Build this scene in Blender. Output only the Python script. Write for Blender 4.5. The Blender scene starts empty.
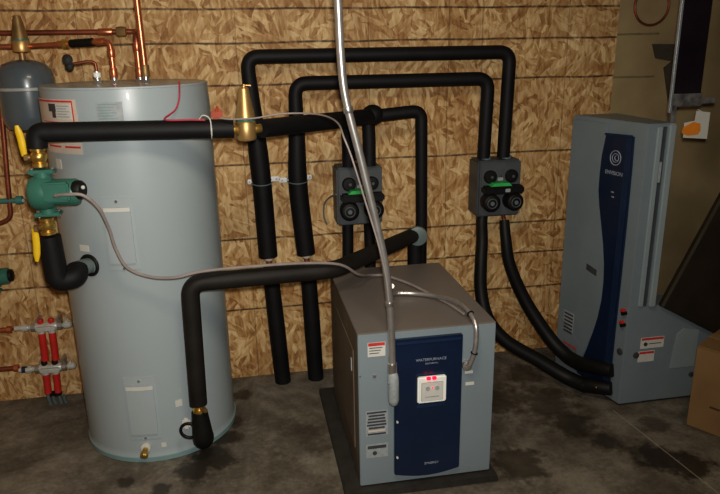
import bpy, bmesh, math, random
from mathutils import Vector, Matrix
random.seed(7)
scene = bpy.context.scene
COL = scene.collection
PI = math.pi
V = Vector

# ------------------------------------------------------------------ materials
def _nt(name):
    m = bpy.data.materials.new(name); m.use_nodes = True
    return m, m.node_tree.nodes, m.node_tree.links, m.node_tree.nodes['Principled BSDF']

def mat(name, color, rough=.5, metal=0., vary=.12, scale=18, bump=0., bscale=60, emit=None, spec=.5, coat=0.):
    m, N, L, b = _nt(name)
    b.inputs['Roughness'].default_value = rough
    b.inputs['Metallic'].default_value = metal
    b.inputs['Specular IOR Level'].default_value = spec
    b.inputs['Coat Weight'].default_value = coat
    tc = N.new('ShaderNodeTexCoord')
    n = N.new('ShaderNodeTexNoise'); n.inputs['Scale'].default_value = scale; n.inputs['Detail'].default_value = 4
    L.new(tc.outputs['Object'], n.inputs['Vector'])
    r = N.new('ShaderNodeValToRGB')
    c = color
    r.color_ramp.elements[0].position = .3; r.color_ramp.elements[1].position = .7
    r.color_ramp.elements[0].color = (c[0]*(1-vary), c[1]*(1-vary), c[2]*(1-vary), 1)
    r.color_ramp.elements[1].color = (min(1, c[0]*(1+vary)), min(1, c[1]*(1+vary)), min(1, c[2]*(1+vary)), 1)
    L.new(n.outputs['Fac'], r.inputs['Fac']); L.new(r.outputs['Color'], b.inputs['Base Color'])
    if bump:
        n2 = N.new('ShaderNodeTexNoise'); n2.inputs['Scale'].default_value = bscale; n2.inputs['Detail'].default_value = 5
        L.new(tc.outputs['Object'], n2.inputs['Vector'])
        bp = N.new('ShaderNodeBump'); bp.inputs['Strength'].default_value = bump; bp.inputs['Distance'].default_value = .004
        L.new(n2.outputs['Fac'], bp.inputs['Height']); L.new(bp.outputs['Normal'], b.inputs['Normal'])
    if emit:
        b.inputs['Emission Color'].default_value = (*emit[:3], 1); b.inputs['Emission Strength'].default_value = emit[3]
    return m

def math_node(N, L, op, a, b=None, clamp=False):
    n = N.new('ShaderNodeMath'); n.operation = op; n.use_clamp = clamp
    for i, x in enumerate((a, b)):
        if x is None: continue
        if isinstance(x, (int, float)): n.inputs[i].default_value = x
        else: L.new(x, n.inputs[i])
    return n.outputs[0]

def mixc(N, L, fac, a, b):
    n = N.new('ShaderNodeMix'); n.data_type = 'RGBA'
    if isinstance(fac, (int, float)): n.inputs['Factor'].default_value = fac
    else: L.new(fac, n.inputs['Factor'])
    for k, x in ((6, a), (7, b)):
        if isinstance(x, tuple): n.inputs[k].default_value = (*x, 1)
        else: L.new(x, n.inputs[k])
    return n.outputs[2]

def board_lines(N, L, tc, zs, xs, w=.0040):
    """a mask of the dark horizontal and faint vertical marks on the board"""
    sep = N.new('ShaderNodeSeparateXYZ'); L.new(tc.outputs['Object'], sep.inputs[0])
    wn = N.new('ShaderNodeTexNoise'); wn.inputs['Scale'].default_value = 2.2; L.new(tc.outputs['Object'], wn.inputs['Vector'])
    wob = math_node(N, L, 'MULTIPLY', math_node(N, L, 'SUBTRACT', wn.outputs['Fac'], .5), .02)
    wx = N.new('ShaderNodeTexNoise'); wx.inputs['Scale'].default_value = 30; L.new(tc.outputs['Object'], wx.inputs['Vector'])
    z = math_node(N, L, 'ADD', sep.outputs['Z'], wob)
    x = math_node(N, L, 'ADD', sep.outputs['X'], wob)
    tot = None
    for src, vals, ww, amp in ((z, zs, w, 1.), (x, xs, .0022, .55)):
        for v in vals:
            d = math_node(N, L, 'ABSOLUTE', math_node(N, L, 'SUBTRACT', src, v))
            f = math_node(N, L, 'SUBTRACT', 1.6, math_node(N, L, 'DIVIDE', d, ww), True)
            f = math_node(N, L, 'MULTIPLY', f, amp)
            tot = f if tot is None else math_node(N, L, 'MAXIMUM', tot, f)
    k = math_node(N, L, 'MULTIPLY', wx.outputs['Fac'], 1.7, True)
    return math_node(N, L, 'MULTIPLY', tot, k)

def osb_material():
    m, N, L, b = _nt('oriented_strand_board')
    tc = N.new('ShaderNodeTexCoord')
    warp = N.new('ShaderNodeTexNoise'); warp.inputs['Scale'].default_value = 7; warp.inputs['Detail'].default_value = 3
    L.new(tc.outputs['Object'], warp.inputs['Vector'])
    wv = N.new('ShaderNodeVectorMath'); wv.operation = 'MULTIPLY_ADD'
    L.new(warp.outputs['Color'], wv.inputs[0]); wv.inputs[1].default_value = (.05, 0, .05); L.new(tc.outputs['Object'], wv.inputs[2])
    cols = []
    for ang, sx, sz in ((12, 62, 14), (-38, 55, 15), (62, 60, 17)):
        mp = N.new('ShaderNodeMapping'); mp.inputs['Rotation'].default_value = (0, math.radians(ang), 0)
        L.new(wv.outputs[0], mp.inputs['Vector'])
        mp2 = N.new('ShaderNodeMapping'); mp2.inputs['Scale'].default_value = (sx, 1, sz); L.new(mp.outputs[0], mp2.inputs['Vector'])
        v = N.new('ShaderNodeTexVoronoi'); v.inputs['Scale'].default_value = 1; v.inputs['Randomness'].default_value = 1
        L.new(mp2.outputs[0], v.inputs['Vector'])
        s = N.new('ShaderNodeSeparateColor'); L.new(v.outputs['Color'], s.inputs[0])
        cols.append(s.outputs[0])
    pick = N.new('ShaderNodeTexVoronoi'); pick.inputs['Scale'].default_value = 17; L.new(wv.outputs[0], pick.inputs['Vector'])
    ps = N.new('ShaderNodeSeparateColor'); L.new(pick.outputs['Color'], ps.inputs[0])
    f1 = math_node(N, L, 'GREATER_THAN', ps.outputs[0], .45); f2 = math_node(N, L, 'GREATER_THAN', ps.outputs[1], .7)
    def mixf(f, a, c):
        n = N.new('ShaderNodeMix'); n.data_type = 'FLOAT'; L.new(f, n.inputs[0]); L.new(a, n.inputs[2]); L.new(c, n.inputs[3]); return n.outputs[0]
    val = mixf(f2, mixf(f1, cols[0], cols[1]), cols[2])
    big = N.new('ShaderNodeTexNoise'); big.inputs['Scale'].default_value = 3.5; big.inputs['Detail'].default_value = 6; big.inputs['Roughness'].default_value = .65
    L.new(tc.outputs['Object'], big.inputs['Vector'])
    fine = N.new('ShaderNodeTexNoise'); fine.inputs['Scale'].default_value = 45; fine.inputs['Detail'].default_value = 4
    mpf = N.new('ShaderNodeMapping'); mpf.inputs['Rotation'].default_value = (0, .35, 0); mpf.inputs['Scale'].default_value = (1.6, 1, .45)
    L.new(wv.outputs[0], mpf.inputs['Vector']); L.new(mpf.outputs[0], fine.inputs['Vector'])
    val = math_node(N, L, 'ADD', math_node(N, L, 'MULTIPLY', val, .29),
                    math_node(N, L, 'ADD', math_node(N, L, 'MULTIPLY', big.outputs['Fac'], .50), math_node(N, L, 'MULTIPLY', fine.outputs['Fac'], .52)))
    r = N.new('ShaderNodeValToRGB'); cr = r.color_ramp
    cr.elements[0].position = .36; cr.elements[0].color = (.15, .066, .022, 1)
    cr.elements[1].position = .90; cr.elements[1].color = (.84, .64, .36, 1)
    for p, c in ((.50, (.34, .175, .066, 1)), (.62, (.50, .305, .13, 1)), (.74, (.66, .46, .235, 1))):
        e = cr.elements.new(p); e.color = c
    L.new(val, r.inputs['Fac'])
    hue = N.new('ShaderNodeTexNoise'); hue.inputs['Scale'].default_value = 6; hue.inputs['Detail'].default_value = 5
    mph = N.new('ShaderNodeMapping'); mph.inputs['Location'].default_value = (3, 0, 5); L.new(wv.outputs[0], mph.inputs['Vector']); L.new(mph.outputs[0], hue.inputs['Vector'])
    hf = math_node(N, L, 'MULTIPLY', math_node(N, L, 'SUBTRACT', hue.outputs['Fac'], .46), 3.2, True)
    tint = mixc(N, L, math_node(N, L, 'MULTIPLY', hf, .55), r.outputs['Color'], (.30, .135, .045))
    lines = board_lines(N, L, tc, (1.725, 1.587, 1.409, 1.060, .707, .545, .358), (-.95, -.62, .02, .60, .97, 1.13, 1.55))
    out = mixc(N, L, math_node(N, L, 'MULTIPLY', lines, .9), tint, (.035, .02, .012))
    L.new(out, b.inputs['Base Color']); b.inputs['Roughness'].default_value = .62
    b.inputs['Specular IOR Level'].default_value = .3
    bp = N.new('ShaderNodeBump'); bp.inputs['Strength'].default_value = .25; bp.inputs['Distance'].default_value = .002
    L.new(val, bp.inputs['Height']); L.new(bp.outputs['Normal'], b.inputs['Normal'])
    return m

def khaki_material():
    m, N, L, b = _nt('khaki_board')
    tc = N.new('ShaderNodeTexCoord')
    n = N.new('ShaderNodeTexNoise'); n.inputs['Scale'].default_value = 3; n.inputs['Detail'].default_value = 5; L.new(tc.outputs['Object'], n.inputs['Vector'])
    r = N.new('ShaderNodeValToRGB'); r.color_ramp.elements[0].position = .3; r.color_ramp.elements[1].position = .72
    r.color_ramp.elements[0].color = (.30, .225, .12, 1); r.color_ramp.elements[1].color = (.46, .36, .205, 1)
    L.new(n.outputs['Fac'], r.inputs['Fac'])
    sep = N.new('ShaderNodeSeparateXYZ'); L.new(tc.outputs['Object'], sep.inputs[0])
    ln = board_lines(N, L, tc, (1.40, 1.60), (), .004)
    near = math_node(N, L, 'LESS_THAN', sep.outputs['X'], .22)
    ln = math_node(N, L, 'MULTIPLY', math_node(N, L, 'MULTIPLY', ln, near), .6)
    L.new(mixc(N, L, ln, r.outputs['Color'], (.05, .04, .02)), b.inputs['Base Color'])
    b.inputs['Roughness'].default_value = .6
    return m

def concrete_material():
    m, N, L, b = _nt('stained_concrete')
    tc = N.new('ShaderNodeTexCoord')
    def noise(s, d=6, ro=.6):
        n = N.new('ShaderNodeTexNoise'); n.inputs['Scale'].default_value = s; n.inputs['Detail'].default_value = d; n.inputs['Roughness'].default_value = ro
        L.new(tc.outputs['Object'], n.inputs['Vector']); return n.outputs['Fac']
    n1, n2, n3 = noise(3.2), noise(14, 8, .7), noise(60, 4)
    v = math_node(N, L, 'ADD', math_node(N, L, 'MULTIPLY', n1, .55), math_node(N, L, 'ADD', math_node(N, L, 'MULTIPLY', n2, .35), math_node(N, L, 'MULTIPLY', n3, .15)))
    r = N.new('ShaderNodeValToRGB'); cr = r.color_ramp
    cr.elements[0].position = .37; cr.elements[0].color = (.06, .049, .037, 1)
    cr.elements[1].position = .72; cr.elements[1].color = (.34, .31, .26, 1)
    e = cr.elements.new(.50); e.color = (.135, .118, .094, 1)
    L.new(v, r.inputs['Fac'])
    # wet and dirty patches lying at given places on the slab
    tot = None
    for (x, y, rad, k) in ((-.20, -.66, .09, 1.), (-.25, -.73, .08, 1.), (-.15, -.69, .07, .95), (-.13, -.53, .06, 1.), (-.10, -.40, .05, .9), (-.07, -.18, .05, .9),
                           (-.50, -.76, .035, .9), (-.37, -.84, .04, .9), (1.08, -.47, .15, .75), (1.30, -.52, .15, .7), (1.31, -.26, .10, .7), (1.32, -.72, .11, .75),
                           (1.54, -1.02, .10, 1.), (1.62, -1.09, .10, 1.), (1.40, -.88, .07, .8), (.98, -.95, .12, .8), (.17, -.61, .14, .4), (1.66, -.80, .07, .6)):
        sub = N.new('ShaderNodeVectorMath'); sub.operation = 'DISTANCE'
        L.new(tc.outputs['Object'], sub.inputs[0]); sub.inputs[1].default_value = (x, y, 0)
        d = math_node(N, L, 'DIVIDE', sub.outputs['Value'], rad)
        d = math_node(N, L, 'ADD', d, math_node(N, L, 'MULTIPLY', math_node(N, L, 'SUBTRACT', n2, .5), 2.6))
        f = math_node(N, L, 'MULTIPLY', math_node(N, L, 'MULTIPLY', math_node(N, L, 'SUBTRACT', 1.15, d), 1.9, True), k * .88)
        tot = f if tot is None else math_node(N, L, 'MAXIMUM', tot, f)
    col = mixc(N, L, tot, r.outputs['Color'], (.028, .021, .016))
    # control joint running out from the right-hand cabinet
    sep = N.new('ShaderNodeSeparateXYZ'); L.new(tc.outputs['Object'], sep.inputs[0])
    ln = math_node(N, L, 'SUBTRACT', sep.outputs['X'], math_node(N, L, 'ADD', math_node(N, L, 'MULTIPLY', sep.outputs['Y'], -.105), 1.485))
    ln = math_node(N, L, 'SUBTRACT', 1.5, math_node(N, L, 'DIVIDE', math_node(N, L, 'ABSOLUTE', ln), .003), True)
    ln = math_node(N, L, 'MULTIPLY', ln, math_node(N, L, 'LESS_THAN', sep.outputs['Y'], -.66))
    col = mixc(N, L, math_node(N, L, 'MULTIPLY', ln, .6), col, (.42, .38, .32))
    L.new(col, b.inputs['Base Color'])
    ro = math_node(N, L, 'SUBTRACT', .72, math_node(N, L, 'MULTIPLY', tot, .3)); L.new(ro, b.inputs['Roughness'])
    bp = N.new('ShaderNodeBump'); bp.inputs['Strength'].default_value = .5; bp.inputs['Distance'].default_value = .004
    L.new(n2, bp.inputs['Height']); L.new(bp.outputs['Normal'], b.inputs['Normal'])
    return m

M = dict(
    osb=osb_material(), khaki=khaki_material(), concrete=concrete_material(),
    plaster=mat('dim_plaster', (.30, .27, .22), .8),
    tank=mat('grey_enamel', (.375, .435, .465), .36, 0, .025, 3, spec=.5, coat=.2),
    tank2=mat('grey_enamel_panel', (.385, .44, .465), .38, 0, .03, 5),
    tanklow=mat('teal_grey_rim', (.22, .33, .34), .45, 0, .05),
    cab=mat('cabinet_grey', (.215, .26, .29), .42, .0, .05, 6),
    cabstrip=mat('cabinet_pale_strip', (.36, .43, .46), .35, .2, .05, 6),
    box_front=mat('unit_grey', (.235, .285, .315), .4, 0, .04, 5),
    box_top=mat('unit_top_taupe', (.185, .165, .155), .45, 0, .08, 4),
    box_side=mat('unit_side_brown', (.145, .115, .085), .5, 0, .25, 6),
    blue=mat('navy_plastic', (.009, .021, .056), .3, 0, .1, 8, coat=.15),
    blue2=mat('navy_plastic_edge', (.016, .034, .082), .35),
    white=mat('white_plastic', (.80, .80, .76), .4, 0, .03, emit=(.8, .85, .8, .06)),
    label=mat('label_white', (.62, .62, .58), .55, 0, .05),
    label_cream=mat('label_cream', (.62, .54, .47), .55, 0, .05),
    label_grey=mat('label_grey', (.34, .37, .39), .55, 0, .12, 60),
    ink=mat('label_ink', (.06, .06, .07), .6),
    silverink=mat('silver_ink', (.33, .37, .45), .45),
    red=mat('red_print', (.60, .05, .05), .5),
    redplastic=mat('red_plastic', (.58, .035, .03), .35),
    led=mat('red_led', (.9, .02, .06), .4, emit=(1, .015, .06, 1.1)),
    foam=mat('black_pipe_insulation', (.0095, .0095, .011), .60, 0, .2, 10, .25, 25, spec=.32),
    foam2=mat('worn_black_insulation', (.017, .0145, .013), .62, 0, .3, 9, .3, 22, spec=.32),
    rubber=mat('black_rubber', (.009, .0085, .008), .55, 0, .2, spec=.35),
    brass=mat('brass', (.62, .42, .13), .34, .85, .2, 20),
    brasscast=mat('cast_brass', (.60, .40, .17), .42, .75, .15, 12),
    brassdull=mat('tarnished_brass', (.34, .22, .10), .5, .7, .3, 15),
    copper=mat('copper', (.66, .24, .13), .32, .8, .2, 14),
    copperdull=mat('tarnished_copper', (.30, .10, .06), .42, .7, .35, 14),
    green=mat('green_pump_paint', (.05, .175, .135), .42, 0, .12, 12),
    teal=mat('teal_paint', (.06, .20, .18), .45),
    brightgreen=mat('bright_green_label', (.05, .45, .12), .45),
    yellow=mat('yellow_handle', (.75, .50, .02), .4),
    steel=mat('steel', (.62, .62, .62), .3, .9, .1, 20),
    galv=mat('galvanised_conduit', (.50, .49, .48), .36, .75, .12, 30),
    chrome=mat('chrome_manifold', (.72, .74, .70), .3, .45, .1),
    cable=mat('grey_cable', (.30, .26, .25), .5),
    cabledark=mat('dark_cable_core', (.09, .07, .07), .5),
    redwire=mat('red_wire', (.50, .05, .09), .5),
    clearstrap=mat('white_strap', (.75, .77, .78), .35, .1),
    housing=mat('charcoal_housing', (.065, .075, .085), .5, 0, .1),
    housingtop=mat('charcoal_face', (.085, .095, .105), .5, 0, .1),
    capdisc=mat('grey_green_cap', (.13, .17, .17), .45),
    tankdark=mat('expansion_tank_grey', (.10, .125, .145), .28, 0, .05, 6, coat=.3),
    tankseam=mat('pale_seam', (.36, .38, .37), .35),
    darkduct=mat('dark_duct_metal', (.020, .014, .022), .38, .2, .3, 7),
    brownpanel=mat('dark_brown_board', (.030, .022, .014), .6, 0, .3, 6),
    foil=mat('foil_tape', (.30, .31, .33), .3, .6, .5, 30, .6, 40),
    ductedge=mat('bright_duct_edge', (.42, .46, .50), .35, .5),
    orange=mat('orange_print', (.80, .28, .03), .5),
    cardboard=mat('cardboard', (.27, .165, .075), .75, 0, .12, 6),
    cardprint=mat('cardboard_print', (.10, .05, .025), .7),
    tape=mat('carton_tape', (.33, .22, .11), .4),
    pad=mat('rubber_pad', (.035, .032, .028), .7, 0, .25),
    orangered=mat('orange_red_plastic', (.62, .10, .04), .5),
    padlip=mat('light_mortar', (.30, .27, .22), .8),
    dark_sheet=mat('shadow_and_fold_dark', (.075, .065, .045), .6),  # duct fold edge, and the sheet that replaces a wall shadow
)

# ------------------------------------------------------------------ geometry helpers
class MB:
    def __init__(s): s.bm = bmesh.new()
    def _merge(s, other):
        me = bpy.data.meshes.new('t'); other.to_mesh(me); other.free(); s.bm.from_mesh(me); bpy.data.meshes.remove(me); return s
    def box(s, c, size, bev=0., rot=None, seg=2):
        b = bmesh.new(); bmesh.ops.create_cube(b, size=1)
        bmesh.ops.scale(b, vec=size, verts=b.verts)
        if bev: bmesh.ops.bevel(b, geom=b.edges[:], offset=bev, segments=seg, affect='EDGES')
        mt = Matrix.Translation(c)
        if rot is not None: mt = mt @ rot.to_4x4()
        bmesh.ops.transform(b, matrix=mt, verts=b.verts)
        return s._merge(b)
    def prism(s, pts, direction, bev=0.):
        """extrude a planar polygon along a vector"""
        b = bmesh.new(); vs = [b.verts.new(p) for p in pts]; f = b.faces.new(vs)
        r = bmesh.ops.extrude_face_region(b, geom=[f]); nv = [e for e in r['geom'] if isinstance(e, bmesh.types.BMVert)]
        bmesh.ops.translate(b, vec=direction, verts=nv)
        bmesh.ops.recalc_face_normals(b, faces=b.faces)
        if bev: bmesh.ops.bevel(b, geom=b.edges[:], offset=bev, segments=2, affect='EDGES')
        return s._merge(b)
    def sweep(s, pts, rad, seg=14, caps=True, squash=1.):
        pts = [V(p) for p in pts]; n = len(pts)
        if not isinstance(rad, (list, tuple)): rad = [rad]*n
        b = s.bm; T = []
        for i in range(n):
            t = (pts[min(i+1, n-1)] - pts[max(i-1, 0)]); T.append(t.normalized())
        up = V((0, 0, 1)) if abs(T[0].z) < .9 else V((0, 1, 0))
        nrm = (up - T[0]*up.dot(T[0])).normalized(); rings = []
        for i in range(n):
            nrm = (nrm - T[i]*nrm.dot(T[i])).normalized(); bi = T[i].cross(nrm)
            rings.append([b.verts.new(pts[i] + (nrm*math.cos(a)*squash + bi*math.sin(a))*rad[i]) for a in [2*PI*k/seg for k in range(seg)]])
        for i in range(n-1):
            for k in range(seg):
                b.faces.new((rings[i][k], rings[i][(k+1) % seg], rings[i+1][(k+1) % seg], rings[i+1][k]))
        if caps:
            b.faces.new(rings[0][::-1]); b.faces.new(rings[-1])
        return s
    def cyl(s, p0, p1, r, r1=None, seg=24, bev=0.):
        r1 = r if r1 is None else r1
        p0, p1 = V(p0), V(p1)
        if bev:
            d = (p1-p0).normalized()*bev
            return s.sweep([p0, p0+d*.3, p0+d, p1-d, p1-d*.3, p1], [r-bev, r-bev*.3, r, r1, r1-bev*.3, r1-bev], seg)
        return s.sweep([p0, p1], [r, r1], seg)
    def lathe(s, prof, c, axis=(0, 0, 1), seg=48):
        """prof: list of (radius, height) along the axis"""
        c = V(c); ax = V(axis).normalized(); q = V((0, 0, 1)).rotation_difference(ax); b = s.bm; rings = []
        for (r, h) in prof:
            if r < 1e-6: rings.append([b.verts.new(c + q @ V((0, 0, h)))])
            else: rings.append([b.verts.new(c + q @ V((r*math.cos(a), r*math.sin(a), h))) for a in [2*PI*k/seg for k in range(seg)]])
        for A, B in zip(rings, rings[1:]):
            for k in range(seg):
                k2 = (k+1) % seg
                if len(A) == 1 and len(B) == 1: continue
                if len(A) == 1: b.faces.new((A[0], B[k2], B[k]))
                elif len(B) == 1: b.faces.new((A[k], A[k2], B[0]))
                else: b.faces.new((A[k], A[k2], B[k2], B[k]))
        for A, fl in ((rings[0], True), (rings[-1], False)):
            if len(A) > 1: b.faces.new(A[::-1] if fl else A)
        return s
    def torus(s, c, R, r, axis=(0, 0, 1), seg=36, ts=10, a0=0, a1=2*PI):
        q = V((0, 0, 1)).rotation_difference(V(axis).normalized()); full = abs(a1-a0-2*PI) < 1e-4
        pts = [V(c) + q @ V((R*math.cos(a), R*math.sin(a), 0)) for a in [a0+(a1-a0)*k/seg for k in range(seg+1)]]
        return s.sweep(pts, r, ts, caps=not full)
    def ball(s, c, r, sc=(1, 1, 1), sub=3):
        b = bmesh.new(); bmesh.ops.create_icosphere(b, subdivisions=sub, radius=r)
        bmesh.ops.scale(b, vec=sc, verts=b.verts); bmesh.ops.translate(b, vec=c, verts=b.verts)
        return s._merge(b)
    def build(s, name, m, parent=None, smooth=True):
        bmesh.ops.recalc_face_normals(s.bm, faces=s.bm.faces)
        me = bpy.data.meshes.new(name)
        s.bm.to_mesh(me); s.bm.free()
        me.materials.append(m if not isinstance(m, str) else M[m])
        o = bpy.data.objects.new(name, me); COL.objects.link(o)
        place(o, me, parent)
        if smooth:
            me.polygons.foreach_set('use_smooth', [True]*len(me.polygons)); me.set_sharp_from_angle(angle=math.radians(38))
        return o

ORIG = {}
def place(o, me, parent):
    """meshes are written in world coordinates; re-base each one on its thing's origin"""
    if parent is not None:
        root = ORIG[parent.name]; me.transform(Matrix.Translation(-root)); o.parent = parent; ORIG[o.name] = root
    else:
        ORIG[o.name] = V((0, 0, 0))

def tag(o, label=None, cat=None, group=None, kind=None):
    if label: o['label'] = label
    if cat: o['category'] = cat
    if group: o['group'] = group
    if kind: o['kind'] = kind
    return o

def thing(name, loc, label, cat, group=None):
    o = bpy.data.objects.new(name, None); COL.objects.link(o); o.location = loc; o.empty_display_size = .05
    ORIG[o.name] = V(loc); return tag(o, label, cat, group)

def copy_tree(o, parent=None):
    c = o.copy(); COL.objects.link(c); c.parent = parent; ORIG[c.name] = ORIG[o.name]
    for ch in [x for x in bpy.data.objects if x.parent == o]: copy_tree(ch, c)
    return c

def fillet(pts, r, n=7):
    pts = [V(p) for p in pts]; rs = r if isinstance(r, (list, tuple)) else [r]*len(pts); out = [pts[0]]
    for i in range(1, len(pts)-1):
        a, b, c = pts[i-1], pts[i], pts[i+1]; d1 = (a-b); d2 = (c-b); k = min(rs[i], d1.length*.49, d2.length*.49)
        p, q = b+d1.normalized()*k, b+d2.normalized()*k
        for j in range(n+1):
            t = j/n; out.append(p*(1-t)**2 + b*2*t*(1-t) + q*t*t)
    out.append(pts[-1]); return out

def spline(pts, n=8):
    P = [V(p) for p in pts]; P = [P[0]*2-P[1]] + P + [P[-1]*2-P[-2]]; out = []
    for i in range(1, len(P)-2):
        a, b, c, d = P[i-1:i+3]
        for j in range(n):
            t = j/n; out.append(.5*((2*b)+(c-a)*t+(2*a-5*b+4*c-d)*t*t+(3*b-a-3*c+d)*t**3))
    out.append(P[-2]); return out

def lerp_rad(pts, ends):
    """radius per point, interpolated along the length; ends = [(fraction, radius), ...]"""
    L = [0]
    for a, b in zip(pts, pts[1:]): L.append(L[-1]+(V(b)-V(a)).length)
    out = []
    for l in L:
        f = l/L[-1]
        for (f0, r0), (f1, r1) in zip(ends, ends[1:]):
            if f <= f1 + 1e-9: out.append(r0+(r1-r0)*(f-f0)/max(1e-9, f1-f0)); break
    return out

def text(name, s, m, loc, size, xdir, ydir, parent, ext=.0006, align='CENTER', sx=1.):
    cu = bpy.data.curves.new('txt', 'FONT'); cu.body = s; cu.size = size; cu.align_x = align; cu.align_y = 'CENTER'; cu.extrude = ext
    t = bpy.data.objects.new('txt', cu); COL.objects.link(t); dg = bpy.context.evaluated_depsgraph_get()
    me = bpy.data.meshes.new_from_object(t.evaluated_get(dg)); bpy.data.objects.remove(t); bpy.data.curves.remove(cu)
    x = V(xdir).normalized(); y = V(ydir).normalized(); z = x.cross(y)
    mt = Matrix((x*sx, y, z)).transposed().to_4x4(); mt.translation = V(loc)
    me.transform(mt); me.name = name; me.materials.clear(); me.materials.append(M[m])
    o = bpy.data.objects.new(name, me); COL.objects.link(o); place(o, me, parent); return o

def struct(name, mb, m): o = mb.build(name, m, None, False); o['kind'] = 'structure'; return o

# ------------------------------------------------------------------ room
XL, XR, YN, H = -1.75, 3.0, -4.2, 2.45
struct('floor', MB().box(((XL+XR)/2, YN/2, -.05), (XR-XL+.2, -YN+.2, .1)), 'concrete')
struct('wall_back', MB().box(((XL+1.80)/2, .05, H/2), (1.80-XL, .1, H)), 'osb')
wk = struct('wall_back_khaki', MB().box(((XR-1.8)/2, .05, H/2), (XR-1.8, .1, H)), 'khaki'); wk.location.x = 1.8
struct('wall_left', MB().box((XL-.05, YN/2, H/2), (.1, -YN+.2, H)), 'osb')
struct('wall_right', MB().box((XR+.05, YN/2, H/2), (.1, -YN+.2, H)), 'khaki')
struct('wall_front', MB().box(((XL+XR)/2, YN-.05, H/2), (XR-XL+.2, .1, H)), 'plaster')
struct('ceiling', MB().box(((XL+XR)/2, YN/2, H+.05), (XR-XL+.2, -YN+.2, .1)), 'plaster')

# ------------------------------------------------------------------ water heater
TX, TY, TR, TH = -.403, -.336, .305, 1.444
wh = thing('water_heater', (TX, TY, 0), 'tall light grey cylindrical water heater tank standing on the concrete at left', 'water heater')
MB().lathe([(TR-.012, 0), (TR+.001, .004), (TR+.002, .022), (TR, .026), (TR, .05), (TR, 1.30), (TR, 1.34), (TR-.001, 1.375), (TR-.0036, 1.408), (TR-.005, 1.432), (TR-.006, TH-.003), (TR-.009, TH), (TR-.02, TH+.001), (0, TH+.003)], (TX, TY, 0), seg=96).build('tank_body', 'tank', wh)
MB().lathe([(TR+.001, .001), (TR+.005, .002), (TR+.005, .020), (TR+.001, .022)], (TX, TY, 0), seg=96).build('base_rim', 'tanklow', wh)
MB().lathe([(TR-.007, TH-.006), (TR-.003, TH-.005), (TR-.004, TH+.001), (TR-.009, TH+.0025), (TR-.015, TH+.001)], (TX, TY, 0), seg=96).build('top_rim', 'tank2', wh)
def tpt(deg, z, off=0.): a = math.radians(deg); return V((TX+(TR+off)*math.cos(a), TY+(TR+off)*math.sin(a), z))
def tdir(deg): a = math.radians(deg); return V((math.cos(a), math.sin(a), 0))
def patch(a0, a1, z0, z1, off, n=14, th=.0015, inner=None):
    mb = MB(); b = mb.bm
    def ring(o): return [[b.verts.new(tpt(a0+(a1-a0)*i/n, z, o)) for z in (z0, z1)] for i in range(n+1)]
    A = ring(off); B = ring(off-th-.0005)
    for i in range(n):
        b.faces.new((A[i][0], A[i+1][0], A[i+1][1], A[i][1]))
        b.faces.new((A[i][0], A[i+1][0], B[i+1][0], B[i][0])); b.faces.new((A[i][1], A[i+1][1], B[i+1][1], B[i][1]))
    for i in (0, n): b.faces.new((A[i][0], A[i][1], B[i][1], B[i][0]))
    return mb
def access_panel(a0, a1, z0, z1):
    p = patch(a0-1.2, a1+1.2, z0-.016, z1+.02, .004, th=.004).build('access_panel', 'tank2', wh, False)
    patch(a0+.8, a1-1.0, z0+.01, z1-.02, .013, th=.012).build('raised_cover', 'tank2', p, False)
    patch(a0+1, a1-1.2, z1-.028, z1-.014, .0145, th=.004).build('highlight_lip', 'label', p, False)  # white strip paints the highlight along the cover's upper edge
    am = (a0+a1)/2
    for z in (z0-.009, z1+.008):
        MB().cyl(tpt(am, z, .002), tpt(am, z, .008), .005, seg=12).build('screw', 'steel', p)
access_panel(-105, -86.5, .82, 1.05); access_panel(-106, -85.5, .12, .35)
def wlabel(a0, a1, z0, z1, cream=True, pict=True):
    l = patch(a0, a1, z0, z1, .0022).build('warning_label', 'label_cream' if cream else 'label', wh, False)
    l['label'] = 'cream warning sticker with a red heading bar'
    return l
l = wlabel(-160, -114.5, 1.323, 1.408)
patch(-156, -117, 1.398, 1.404, .0035).build('red_bar', 'red', l, False)
patch(-150, -117, 1.329, 1.3315, .0035).build('red_rule', 'red', l, False)
patch(-117.6, -116.9, 1.329, 1.40, .0035).build('red_edge', 'red', l, False)
patch(-139.4, -132, 1.366, 1.392, .0035).build('pictogram', 'ink', l, False)
mb = patch(-136, -132.5, 1.345, 1.366, .0035); mb.build('pictogram', 'ink', l, False)
patch(-131.5, -118.5, 1.340, 1.392, .0035).build('text_block', 'label', l, False)
for k in range(5): patch(-130.5, -120-k % 2*2, 1.384-k*.009, 1.387-k*.009, .0045, th=.0008).build('text_line', 'label_grey', l, False)
l2 = wlabel(-150, -114, 1.222, 1.263)
patch(-146, -131.5, 1.243, 1.249, .0035).build('red_bar', 'red', l2, False); patch(-127.5, -115, 1.243, 1.2495, .0035).build('red_bar', 'red', l2, False)
sp = patch(-101, -85, 1.325, 1.398, .0018).build('rating_plate', 'label_grey', wh, False)
for k in range(7): patch(-100, -88-(k*37 % 5), 1.389-k*.0095, 1.3925-k*.0095, .0032, th=.0008).build('text_line', 'tanklow', sp, False)
patch(-72.5, -67.5, .222, .25, .0016).build('white_sticker', 'label', wh, False)
patch(-85.5, -82, .06, .078, .0016).build('white_sticker', 'label', wh, False)
patch(-128, -120, .868, .892, .0016).build('white_sticker', 'label', wh, False)
patch(-141, -135, 1.165, 1.20, .0016).build('white_sticker', 'label', wh, False)
patch(-58, -55, .03, .05, .0016).build('white_sticker', 'label', wh, False)
dv = MB().cyl(tpt(-96.5, .068, -.002), tpt(-96.5, .068, .012), .020, bev=.003).build('drain_valve', 'label', wh)
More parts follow.
